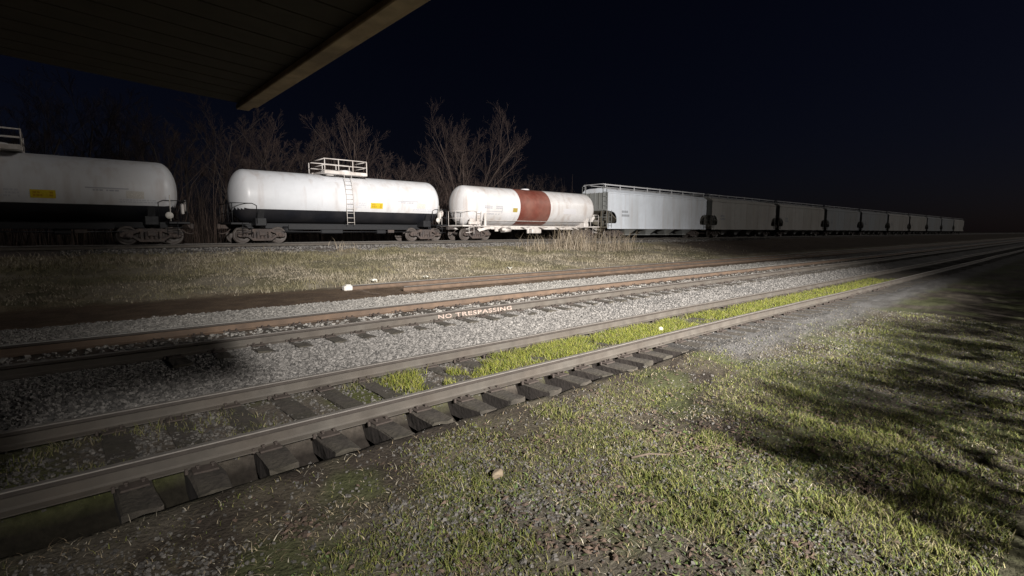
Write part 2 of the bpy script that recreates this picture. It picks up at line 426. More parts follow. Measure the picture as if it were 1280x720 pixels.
# clover-like broad leaves
P = scatter(14000, (-.6, 14, .2, 4.2), lambda x, y: turf(x + 3, y + 1), 4.5)
n = len(P)
tag(blades('ground_weeds', P, .01 + .02 * rng.random(n), .012 + .012 * rng.random(n), pick([(.075, .105, .035), (.10, .13, .04), (.06, .08, .035)], n), 1.4), 'low broad leaved weeds among the foreground grass', 'weeds', kind='stuff')
# bright tufts between the rails of the near track
def tuft(x, y):
    g = fbm(x * 1.9 + 12, y * 1.6 + 30)
    ph = np.abs(((x - .42) / .533) % 1 - .5) * 2          # between the ties
    return sstep(.505 - .15 * sstep(5., 8.5, x), .60, g + .13 * ph) * sstep(2.9, 3.7, x) * sstep(5.02, 5.75, y + .9 * (fbm(x * 3, y * 3) - .5) + .03 * (x - 4)) * (1 - sstep(6.05, 6.3, y) * .9) * (.35 + .65 * sstep(5.1, 5.9, y + .02 * x))
P = scatter(46000, (2.6, 26, 4.98, 6.3), tuft, 9.)
n = len(P); hh = .04 + .09 * rng.random(n)
tag(blades('track_grass', P, hh, .005 + .006 * rng.random(n), pick([(.185, .195, .03), (.215, .215, .04), (.11, .13, .024), (.075, .095, .02), (.16, .14, .07)], n), .8), 'bright yellow green grass tufts growing between the rails of the near track', 'grass', kind='stuff')
P = scatter(4500, (-.6, 9, 4.95, 6.3), lambda x, y: sstep(.45, .6, fbm(x * 1.4 + 2, y * 1.4 + 8)), 6.)
n = len(P)
tag(blades('sparse_weeds', P, .02 + .08 * rng.random(n), .004 + .005 * rng.random(n), pick([(.11, .12, .035), (.15, .14, .06), (.20, .17, .11)], n), .8), 'thin weeds poking up round the near track ties', 'weeds', kind='stuff')
# dry bank
def bankm(x, y):
    return sstep(17.3, 18.4, y + (fbm(x, y) - .5)) * (1 - sstep(27.3, 28.3, y)) * (.35 + .65 * sstep(.4, .6, fbm(x * .4, y * .6))) * (1 - .93 * sstep(33, 40, x - (y - 18) * .6))
P = scatter(52000, (-2, 60, 17.2, 28.4), bankm, 26.)
n = len(P); hh = (.03 + .13 * rng.random(n) ** 1.7) * (.7 + .8 * sstep(.45, .62, fbm(P[:, 0] * .35 + 8, P[:, 1] * .35)))
gq = sstep(.4, .62, fbm(P[:, 0] * .3 + 44, P[:, 1] * .5))[:, None]
cc = pick([(.29, .25, .185), (.35, .305, .235), (.22, .185, .13)], n) * (1 - .6 * gq) + pick([(.12, .115, .045), (.15, .13, .055)], n) * .6 * gq
tag(blades('dry_bank_grass', P, hh, .012 + .014 * rng.random(n), cc, .9), 'dry straw coloured grass covering the low bank below the train', 'dry grass', kind='stuff')
# tall dry weed clumps in front of the red-banded tank car
def clump(name, cx, cy, n, spread, h0, h1, label, seed):
    r = np.random.default_rng(seed)
    P = np.stack([cx + r.normal(0, spread, n), cy + r.normal(0, .6, n)], -1)
    hh = h0 + (h1 - h0) * r.random(n) ** 1.7
    o = blades(name, P, hh, .012 + .014 * r.random(n), pick([(.30, .25, .18), (.25, .20, .14), (.38, .32, .25), (.18, .14, .10)], n), .6)
    tag(o, label, 'dry weeds', None, 'stuff')
clump('dry_weed_clump', 28.8, 25.3, 800, 1.2, .15, 2.1, 'tall dry weed clump before the right end of the red-banded tank car', 1)
clump('dry_weed_clump', 25.3, 25.6, 280, 1.0, .15, 1.3, 'thin wispy dry weeds under the red band of the tank car', 2)
clump('dry_weed_clump', 31.9, 24.4, 520, 1.1, .15, 1.8, 'tall straw weeds below the gap between tank car and grey hopper', 3)
clump('dry_weed_clump', 11.9, 27.2, 40, .35, .2, .8, 'few stray weed stalks beside the track below the black-bottomed tank car', 4)

# ------------------------------------------------------------------ railway tracks
def rail_mesh(x0, x1, mats, wob=0., seg=1.2):
    """side profile (y,z) with z=0 at the top of the head"""
    prof = [(-.070, -.168), (.070, -.168), (.070, -.158), (.020, -.142), (.0085, -.125), (.0085, -.052), (.034, -.040), (.0345, -.008), (.028, 0), (-.028, 0), (-.0345, -.008), (-.034, -.040), (-.0085, -.052), (-.0085, -.125), (-.020, -.142), (-.070, -.158)]
    slot = [0, 0, 0, 0, 0, 2, 2, 1, 1, 1, 2, 2, 0, 0, 0, 0]
    xs = np.arange(x0, x1 + seg, seg) if x1 - x0 < 120 else np.concatenate([np.arange(x0, 60, seg), np.arange(60, x1 + 10, 10.)])
    xs = np.clip(xs, x0, x1)
    mb = MB(); n = len(prof); vs = []; 
    for x in xs:
        dy = wob * (fbm(np.array([x * .11]), np.array([x0 + 2.]))[0] - .5); dz = wob * .7 * (fbm(np.array([x * .21]), np.array([7.]))[0] - .5)
        vs += [(x, py + dy, pz + dz) for py, pz in prof]
    o = 0; mb.v = vs
    for i in range(len(xs) - 1):
        for k in range(n):
            mb.f.append((i * n + k, i * n + (k + 1) % n, (i + 1) * n + (k + 1) % n, (i + 1) * n + k)); mb.m.append(slot[k]); mb.sm.append(False)
    mb.f.append(tuple(range(n))); mb.m.append(0); mb.sm.append(False)
    e = (len(xs) - 1) * n; mb.f.append(tuple(range(e, e + n))); mb.m.append(0); mb.sm.append(False)
    return mb

def tie_mesh(k):
    r = random.Random(k)
    nx, nyy = 3, 9
    w, l, h = .235, 2.6, .18
    mb = MB()
    vs = []
    for j in range(nyy):
        y = -l / 2 + l * j / (nyy - 1)
        for i, (ux, uz) in enumerate([(-.5, -1), (-.5, -.07), (-.46, 0), (-.15, .01), (.15, .012), (.46, 0), (.5, -.07), (.5, -1)]):
            jx = (r.random() - .5) * .024; jz = (r.random() - .5) * .024
            ed = (r.random() - .5) * .05 if j in (0, nyy - 1) else 0
            vs.append((ux * w + jx, y + ed, uz * h + jz))
    fs = []; ms = []
    for j in range(nyy - 1):
        for i in range(7):
            fs.append((j * 8 + i, j * 8 + i + 1, (j + 1) * 8 + i + 1, (j + 1) * 8 + i)); ms.append(1 if i in (0, 6) else 0)
    fs.append(tuple(range(8))); ms.append(0)
    fs.append(tuple((nyy - 1) * 8 + q for q in range(8))); ms.append(0)
    mb.v = vs; mb.f = fs; mb.m = ms; mb.sm = [False] * len(fs)
    return mb

def plate_mesh():
    mb = MB()
    mb.box((0, 0, .009), (.19, .34, .018), b=.004)
    for sx, sy in ((-.05, -.092), (.06, -.092), (-.05, .092), (.06, .092)):       # spikes
        mb.box((sx, sy, .025), (.018, .018, .03)); mb.box((sx, sy * .95, .040), (.032, .036, .014), b=.004)
    for sx in (-.13,):                                                             # rail anchor
        mb.box((sx, -.082, .010), (.026, .028, .05), b=.005); mb.box((sx, .082, .010), (.026, .028, .05), b=.005)
    return mb

def railway_track(label, yc, ztop, x0, x1, tie_from, tie_to, phase, webm, topm, tiem, wob=0., plates=True, skew=.02, jit=.0, lift=0.):
    t = thing('railway_track', label, 'railway track', (0, yc, ztop))
    rails = []
    for s, tm in ((-1, topm[0]), (1, topm[1])):
        o = rail_mesh(x0[0 if s < 0 else 1], x1, None, wob).build('rail', [M[webm], M[tm], M['rail_under']], t)
        o.location = (0, s * .7525, 0); rails.append(o)
    protos = [tie_mesh(int(yc * 100) + k) for k in range(6)]
    mes = []
    for p in protos:
        o = p.build('tie', [M[tiem], M['tie_side']], t); mes.append(o.data); bpy.data.objects.remove(o)
    pl = plate_mesh().build('tie_plate', M['plate'], t); pm = pl.data; bpy.data.objects.remove(pl)
    x = phase; k = 0; r = random.Random(int(yc * 10))
    xs = []
    while x < tie_to: xs.append(x); x += .533
    for k, x in enumerate(xs):
        if k >= 100: break
        o = link('tie', mes[k % 6], t)
        o.location = (x + r.uniform(-.02, .02), r.uniform(-jit, jit), -.187 + lift + r.uniform(-.006, .006)); o.rotation_euler = (r.uniform(-.006, .006), r.uniform(-.02, .02), r.uniform(-skew, skew) + (PI if r.random() < .5 else 0))
        if plates and k < 42:
            for s in (-1, 1):
                q = link('tie_plate', pm, o); q.location = (0, s * .7525 , .004)
                if abs(o.rotation_euler.z) > 1: q.rotation_euler = (0, 0, PI)
    if len(xs) > 100:
        mb = MB()
        for x in xs[100:]: mb.box((x, 0, -.187 - .09 + lift), (.235, 2.6, .18))
        o = mb.build('ties', [M[tiem]], t); o['kind'] = 'stuff'
    return t, rails

tA, rA = railway_track('nearest rusty railway track with bare tie ends and bright grass between its rails', YA, ZA, (-6, -6), 330, 0, 120, .27, 'rail_web', ('rail_top_dull', 'rail_top_dull'), 'tie', .06, jit=.06)
tB, rB = railway_track('middle railway track with white NO TRESPASSING lettering on its near rail', YB, ZB, (-8, -8), 330, 0, 120, 1.1, 'rail_web', ('rail_top_dull', 'rail_top'), 'tie', .03, jit=.05, lift=.012)
rB[1].data.materials[0] = M['rail_web_brown']
tC, rC = railway_track('farther brown rusted stub track ending at a white block below the bank', YC, ZC, (XC_END + 1.2, XC_END), 330, 0, 120, XC_END + .25, 'rail_web_brown', ('rail_top_dull', 'rail_top'), 'tie_brown', .03, plates=False, lift=.01)
tT, rT = railway_track('raised main track carrying the freight train along the top of the bank', YT, ZT, (-60, -60), 500, 0, 120, 2.0, 'rail_web', ('rail_top', 'rail_top'), 'tie', 0., plates=False, lift=-.03)

# painted lettering on the web of the middle track's near rail
for word, x0, x1 in (('NO', 5.42, 5.74), ('TRESPASSING', 5.84, 7.34)):
    cu = bpy.data.curves.new('lettering', 'FONT'); cu.body = word; cu.size = .122; cu.extrude = .001; cu.space_character = 1.12; cu.offset = .0025
    o = bpy.data.objects.new('lettering', cu); COL.objects.link(o)
    cu.materials.append(M['lettering'])
    bpy.context.view_layer.update()
    wdt = o.dimensions.x
    me = bpy.data.meshes.new_from_object(o.evaluated_get(bpy.context.evaluated_depsgraph_get())); bpy.data.objects.remove(o)
    o = link('lettering', me); 
    if not me.materials: me.materials.append(M['lettering'])
    o.parent = rB[0]; o.location = (x0, -.0245, -.136); o.rotation_euler = (R(81), 0, 0)
    o.scale = ((x1 - x0) / wdt, .95, 1)

# white block at the end of the stub track
mb = MB(); mb.box((0, 0, .10), (.30, .22, .17), b=.03); mb.box((.02, .0, .20), (.18, .15, .05), b=.02)
o = mb.build('end_block', M['white_paint']); o.location = (XC_END - .08, YC + .76, .05)
tag(o, 'white painted block at the end of the brown stub rail', 'block')

# ------------------------------------------------------------------ train parts
def wheel_mb():
    mb = MB()
    mb.lathe([(-.07, .001), (-.07, .09), (-.05, .10), (-.02, .33), (-.055, .345), (-.06, .40), (-.05, .418), (.045, .422), (.05, .45), (.075, .45), (.08, .36), (.02, .32), (.03, .10), (.06, .09), (.06, .001)], 'y', (0, 0, 0), 28)
    return mb
def side_frame_mb():
    """cast side frame, in the XZ plane, axles at x=+-.89, z=.42"""
    mb = MB()
    out = [(-1.17, .50), (-1.17, .38), (-.98, .30), (-.80, .33), (-.60, .22), (-.42, .16), (.42, .16), (.60, .22), (.80, .33), (.98, .30), (1.17, .38), (1.17, .50), (1.05, .60), (.62, .68), (.45, .74), (-.45, .74), (-.62, .68), (-1.05, .60)]
    # build as chords and columns so the windows stay open
    mb.prism([(-1.17, .50), (-1.17, .38), (-1.05, .33), (-.73, .33), (-.68, .50), (-.45, .60), (.45, .60), (.68, .50), (.73, .33), (1.05, .33), (1.17, .38), (1.17, .50), (1.05, .60), (.62, .69), (.45, .75), (-.45, .75), (-.62, .69), (-1.05, .60)], -.07, .07)
    mb.prism([(-.78, .40), (-.45, .14), (.45, .14), (.78, .40), (.66, .43), (.40, .25), (-.40, .25), (-.66, .43)], -.065, .065)
    for s in (-1, 1):
        mb.box((s * .36, 0, .42), (.12, .13, .40), b=.01)
        mb.lathe([(-.16, .001), (-.16, .09), (-.13, .11), (.05, .11)], 'y', (s * .89, 0, .42), 14)     # bearing cap
    for k in (-.18, 0, .18):
        mb.lathe([(.24, .085), (.30, .095), (.36, .085), (.42, .095), (.48, .085), (.54, .095), (.6, .085)], 'z', (k, 0, 0), 10)
    return mb
WHEEL = wheel_mb(); FRAME = side_frame_mb()
_c = {}
def cached(key, mb, mat):
    if key not in _c:
        o = mb.build(key, mat); _c[key] = o.data; bpy.data.objects.remove(o)
    return _c[key]
def truck(parent, x, mat='rust_steel'):
    mb = MB(); mb.box((0, 0, .52), (.34, 2.3, .26), b=.03); mb.box((0, 0, .70), (.30, .8, .14), b=.02)
    for s in (-1, 1):
        mb.tube([(s * .89, -.95, .42), (s * .89, .95, .42)], .075, 10)
        mb.box((s * .42, 0, .42), (.06, 1.6, .16))
    t = mb.build('truck', M[mat], parent); t.location = (x, 0, 0)
    for sx in (-1, 1):
        for sy in (-1, 1):
            w = link('wheel', cached('wheel', WHEEL, M['wheel_steel']), t); w.location = (sx * .89, sy * .745, .42)
            if sy > 0: w.rotation_euler = (0, 0, PI)
    for sy in (-1, 1):
        f = link('side_frame', cached('side_frame_' + mat, FRAME, M[mat]), t); f.location = (0, sy * 1.0, 0)
        if sy > 0: f.rotation_euler = (0, 0, PI)
    return t
def coupler(parent, x, s):
    mb = MB(); mb.box((x + s * .2, 0, .86), (.55, .16, .20), b=.02); mb.box((x + s * .50, 0, .87), (.16, .28, .28), b=.04)
    mb.tube([(x, -.25, .75), (x + s * .2, -.25, .55), (x + s * .42, -.2, .50), (x + s * .55, -.1, .55)], .03, 6)   # air hose
    return mb.build('coupler', M['rust_steel'], parent)

def tank_shell(L, Rr, zc, zsplit=None, bands=None, nring=72):
    """lathe along X with 2:1 heads; slot 1 below zsplit; bands [(x0,x1,slot)]"""
    hd = Rr * .5; xs = []
    for k in range(9):
        a = PI / 2 * k / 8; xs.append((-L / 2 + hd - hd * math.cos(a), max(Rr * math.sin(a), .01)))
    lo, hi = -L / 2 + hd, L / 2 - hd
    cuts = sorted(set([b for q in (bands or []) for b in q[:2]] + list(np.linspace(lo, hi, 9)[1:-1])))
    body = [(c, Rr) for c in cuts]
    prof = xs + body + [(-t, r) for t, r in xs[::-1]]
    angs = [2 * PI * k / nring for k in range(nring)]
    if zsplit is not None:
        sa = math.asin((zsplit - zc) / Rr)
        for b in (sa, PI - sa):
            b %= 2 * PI; j = min(range(nring), key=lambda q: abs((angs[q] - b + PI) % (2 * PI) - PI)); angs[j] = b
    mb = MB(); vs = []
    for t, r in prof:
        for a in angs:
            z = r * math.sin(a)
            vs.append((t, r * math.cos(a), zc + z))
    n = nring; mb.v = vs
    for i in range(len(prof) - 1):
        for k in range(n):
            k2 = (k + 1) % n
            zz = (vs[i * n + k][2] + vs[i * n + k2][2] + vs[(i + 1) * n + k][2] + vs[(i + 1) * n + k2][2]) / 4
            xm = (prof[i][0] + prof[i + 1][0]) / 2; sl = 0
            if zsplit is not None and zz < zsplit: sl = 1
            for b0, b1, s in (bands or []):
                if b0 < xm < b1: sl = s
            mb.f.append((i * n + k, i * n + k2, (i + 1) * n + k2, (i + 1) * n + k)); mb.m.append(sl); mb.sm.append(True)
    return mb

def patch(mb, x0, x1, z0, z1, Rr, zc, mi=0, off=.006, side=-1):
    """sheet lying on the tank's curved side between two heights"""
    n = 4; vs = []
    for k in range(n + 1):
        z = z0 + (z1 - z0) * k / n; a = math.asin(max(-1, min(1, (z - zc) / Rr)))
        for x in (x0, x1):
            for r in (Rr + off, Rr - .01):
                vs.append((x, side * r * math.cos(a), zc + r * math.sin(a)))
    fs = []
    for k in range(n):
        b = k * 4
        fs += [(b, b + 2, b + 6, b + 4), (b, b + 4, b + 5, b + 1), (b + 2, b + 3, b + 7, b + 6)]
    fs += [(0, 1, 3, 2), (n * 4, n * 4 + 2, n * 4 + 3, n * 4 + 1)]
    mb.add(vs, fs, mi)

def print_rows(mb, x0, x1, z0, z1, rows, Rr, zc, seed, side=-1, fill=.75, mi=0):
    r = random.Random(seed); hgt = (z1 - z0) / rows
    for k in range(rows):
        x = x0
        while x < x1 - .03:
            w = r.uniform(.05, .16)
            if r.random() < fill: patch(mb, x, min(x + w, x1), z0 + k * hgt + hgt * .2, z0 + (k + 1) * hgt - hgt * .15, Rr, zc, mi, .005, side)
            x += w + .03

def ladder(mb, p0, p1, w, n, axis='x', r=.016):
    """two stiles and n rungs from p0 up to p1, rungs along axis"""
    p0, p1 = Vector(p0), Vector(p1); d = Vector((w / 2, 0, 0)) if axis == 'x' else Vector((0, w / 2, 0))
    mb.tube([p0 - d, p1 - d], r, 6); mb.tube([p0 + d, p1 + d], r, 6)
    for k in range(n):
        q = p0.lerp(p1, (k + .5) / n); mb.tube([q - d, q + d], r * .8, 6)

RT, ZTK = 1.40, 2.48            # tank radius and axis height over the rail
def tank_car(kind, X, L, label):
    t = thing('tank_car', label, 'tank car', (X, YT, ZT), 'cars of the freight train')
    black = kind == 'black'
    ss = 'black_steel' if black else 'white_steel'
    if black: tank_shell(L, RT, ZTK, 1.78).build('tank', [M['tank_white_clean'], M['tank_black']], t)
    else:
        tank_shell(L, RT, ZTK, None, [(-2.0, 1.25, 1)]).build('tank', [M['tank_white'], M['tank_red']], t)
    h = L / 2
    # centre sill, end platforms and saddles
    mb = MB()
    mb.box((0, 0, .92), (L + .2, .55, .30), b=.02)
    for s in (-1, 1):
        mb.box((s * (h - .15), 0, 1.02), (.85, 2.75, .10), b=.015)
        mb.box((s * (h - 1.2), 0, 1.12), (.55, 2.3, .42), b=.03)
        mb.prism([(-1.28, 1.75), (-1.05, 1.05), (1.05, 1.05), (1.28, 1.75), (1.0, 1.5), (.0, 1.10), (-1.0, 1.5)], s * (h - 1.35), s * (h - 1.05), 'x')
    if not black:
        for sy in (-1, 1): mb.box((0, sy * 1.36, 1.0), (L - .8, .10, .045))
        for k in np.linspace(-h + 2.2, h - 2.2, 6):
            mb.box((k, 0, .98), (.10, 2.62, .08))
    else:
        for sy in (-1, 1): mb.box((0, sy * 1.02, .86), (L - 5.2, .08, .26))
    mb.build('underframe', M[ss], t)
    if black:   # jacketed side skirt, pipes and brake gear under the tank
        mb = MB(); mb.box((-1.2, -.75, .72), (1.3, .45, .45), b=.05); mb.box((1.9, -.7, .68), (.6, .5, .4), b=.05)
        mb.tube([(-4, -.9, .60), (4.4, -.9, .60)], .03, 6); mb.lathe([(-.5, .001), (-.5, .2), (.5, .2), (.5, .001)], 'x', (-3.3, -.6, .70), 14)
        mb.build('brake_gear', M['black_steel'], t)
        mb = MB(); mb.box((2.5, -.98, .70), (.42, .06, .32), b=.01); mb.build('equipment_box', M['rust_steel'], t)
    else:
        mb = MB()
        mb.box((.3, -.6, .66), (1.0, .4, .35), b=.04); mb.lathe([(-.45, .001), (-.45, .17), (.45, .17), (.45, .001)], 'x', (-2.9, -.7, .74), 14)
        mb.box((-1.05, -1.2, .74), (.16, .1, .5), b=.01); mb.box((-3.4, -1.1, .80), (.32, .14, .22), b=.02); mb.box((-4.1, -1.1, .78), (.26, .14, .3), b=.02)
        mb.build('brake_gear', M['white_steel'], t)
    # end railings, ladders, brake wheel
    for s in (-1, 1):
        mb = MB(); xe = s * (h + .18)
        for y in (-1.3, -.45, .45, 1.3): mb.tube([(xe, y, 1.05), (xe, y, 2.05)], .02, 6)
        mb.tube([(xe, -1.3, 2.05), (xe, 1.3, 2.05)], .022, 6); mb.tube([(xe, -1.3, 1.55), (xe, 1.3, 1.55)], .018, 6)
        mb.tube([(xe, -1.32, 2.05), (s * (h - .75), -1.36, 2.05), (s * (h - .95), -1.38, 1.95), (s * (h - .95), -1.38, 1.05)], .02, 6)
        ladder(mb, (s * (h - .45), -1.42, .45), (s * (h - .45), -1.42, 1.05), .42, 2)
        for k in (.55, .80): mb.tube([(s * (h + .02), -1.40, k), (s * (h - .45), -1.40, k)], .018, 6)
        mb.build('end_railing', M[ss if not black else 'black_steel'], t)
    mb = MB(); mb.lathe([(.0, .001), (.0, .25), (.05, .29), (.08, .25), (.04, .05), (.04, .001)], 'x', (h + .2, -.55, 1.85), 18)
    mb.box((h + .12, -.55, 1.7), (.12, .3, .5), b=.03); mb.build('brake_wheel', M['white_steel'], t)
    # handrail along the side
    mb = MB()
    zr = 2.42 if black else 1.42
    yr = math.sqrt(max(RT ** 2 - (zr - ZTK) ** 2, 0)) + .09
    if not black:
        mb.tube([(-h + .8, -yr, zr), (h - .8, -yr, zr)], .016, 6)
        for k in np.linspace(-h + 1., h - 1., 7): mb.tube([(k, -yr, zr), (k, -yr + .11, zr)], .014, 6)
        mb.build('side_handrail', M['white_steel'], t)
    # dome, valve box and top platform with railings
    mb = MB()
    if black:
        mb.lathe([(-.05, .5), (.28, .5), (.34, .46), (.36, .001)], 'z', (0, 0, ZTK + RT), 24)
    else:
        mb.lathe([(-.05, .36), (.10, .36), (.14, .32), (.15, .001)], 'z', (0, .3, ZTK + RT - .04), 24)
    mb.build('dome', M['tank_white'], t)
    mb = MB()
    if black:
        zt = ZTK + RT + .12
        for sy in (-1, 1): mb.box((-.35, sy * .95, zt - .05), (2.55, .55, .18), b=.01)
        for sx in (-1, 1): mb.box((-.35 + sx * 1.0, 0, zt - .052), (.5, 1.35, .12), b=.01)
        for sy in (-1.2, 1.2):
            for sx in (-1.6, -.8, .05, .9): mb.tube([(sx, sy, zt), (sx, sy, zt + .68)], .03, 6)
            mb.tube([(-1.6, sy, zt + .68), (.9, sy, zt + .68)], .03, 6); mb.tube([(-1.6, sy, zt + .34), (.9, sy, zt + .34)], .026, 6)
        for sx in (-1.6, .9):
            mb.tube([(sx, -1.2, zt + .68), (sx, 1.2, zt + .68)], .03, 6); mb.tube([(sx, -1.2, zt + .34), (sx, 1.2, zt + .34)], .026, 6)
        mb.build('top_platform', M['white_steel'], t)
        mb = MB(); ladder(mb, (-.3, -1.50, 1.0), (-.3, -1.44, 2.6), .42, 6); ladder(mb, (-.3, -1.44, 2.6), (-.3, -1.22, zt), .42, 5); mb.build('side_ladder', M['white_steel'], t)
        # steel hoops that hold the jacket
    # lettering, placards
    mb = MB()
    if black:
        z = 1.98
        patch(mb, 1.02, 1.80, z, z + .33, RT, ZTK); mb.build('placard', M['yellow_sign'], t)
        mb = MB(); print_rows(mb, 1.10, 1.72, z + .05, z + .28, 2, RT + .004, ZTK, 4); mb.build('placard_print', M['sign_text'], t)
        mb = MB(); patch(mb, 2.75, 4.25, z + .48, z + .53, RT, ZTK); print_rows(mb, 3.0, 3.9, z + .36, z + .46, 1, RT, ZTK, 3)
        mb.build('stencil_lettering', M['stencil'], t)
        mb = MB(); print_rows(mb, 3.9, 5.3, z - .10, z + .08, 2, RT, ZTK, 9, fill=.95); print_rows(mb, -.4, .7, z + .0, z + .35, 3, RT, ZTK, 12); mb.build('faded_lettering', M['stencil_soft'], t)
        mb = MB(); patch(mb, 4.15, 4.8, z + .1, z + .42, RT, ZTK); mb.build('blank_panel', M['white_paint'], t)
        mb = MB(); mb.lathe([(-.03, .001), (-.03, .16), (.03, .16), (.03, .001)], 'y', (h - .55, -1.44, 1.36), 20); mb.tube([(h - .5, -1.42, 1.1), (h - .5, -1.46, 2.3)], .02, 6)
        mb.build('marker_disc', M['white_paint'], t)
    else:
        z = 2.05
        patch(mb, -2.72, -2.28, z, z + .30, RT, ZTK); mb.build('placard', M['yellow_dirty'], t)
        mb = MB(); print_rows(mb, -5.4, -4.7, z + .18, z + .42, 2, RT, ZTK, 5, fill=.95); print_rows(mb, -4.35, -3.75, z + .18, z + .42, 2, RT, ZTK, 6, fill=.95)
        patch(mb, -5.2, -3.75, z + .0, z + .03, RT, ZTK); patch(mb, -3.78, -3.74, z - .1, z + .3, RT, ZTK); print_rows(mb, -5.2, -3.9, z - .22, z - .12, 1, RT, ZTK, 8)
        mb.build('stencil_lettering', M['stencil'], t)
        mb = MB(); patch(mb, 2.75, 4.25, z - .02, z + .42, RT, ZTK); mb.build('grey_panel', M['panel_grey'], t)
        # left end bracket and ladder in white
        mb = MB(); mb.box((-h + 1.7, -1.36, 1.45), (.16, .12, .95), b=.02); mb.box((-h + .75, -1.30, 1.22), (.9, .2, .22), b=.03); mb.box((-h + .55, -1.3, 1.42), (.35, .2, .2), b=.03)
        mb.prism([(-h + 1.2, .62), (-h + 2.6, .95), (-h + 2.6, 1.05), (-h + 1.0, .80)], -1.34, -1.26, 'y')
        ladder(mb, (-h + 1.15, -1.42, 1.05), (-h + 1.15, -1.36, 2.05), .38, 3)
        mb.build('end_bracket', M['white_steel'], t)
    coupler(t, -h - .05, -1); coupler(t, h + .05, 1)
    truck(t, -(h - 1.25)); truck(t, h - 1.25)
    return t

tank_car('black', 13.05, 12.5, 'white tank car with black lower half, yellow placard and railed top platform')
tank_car('red', 28.08, 14.1, 'white tank car with a broad rust red band round its middle')
tank_car('black', -1.75, 12.5, 'dim white tank car with black bottom cut off at the left edge')

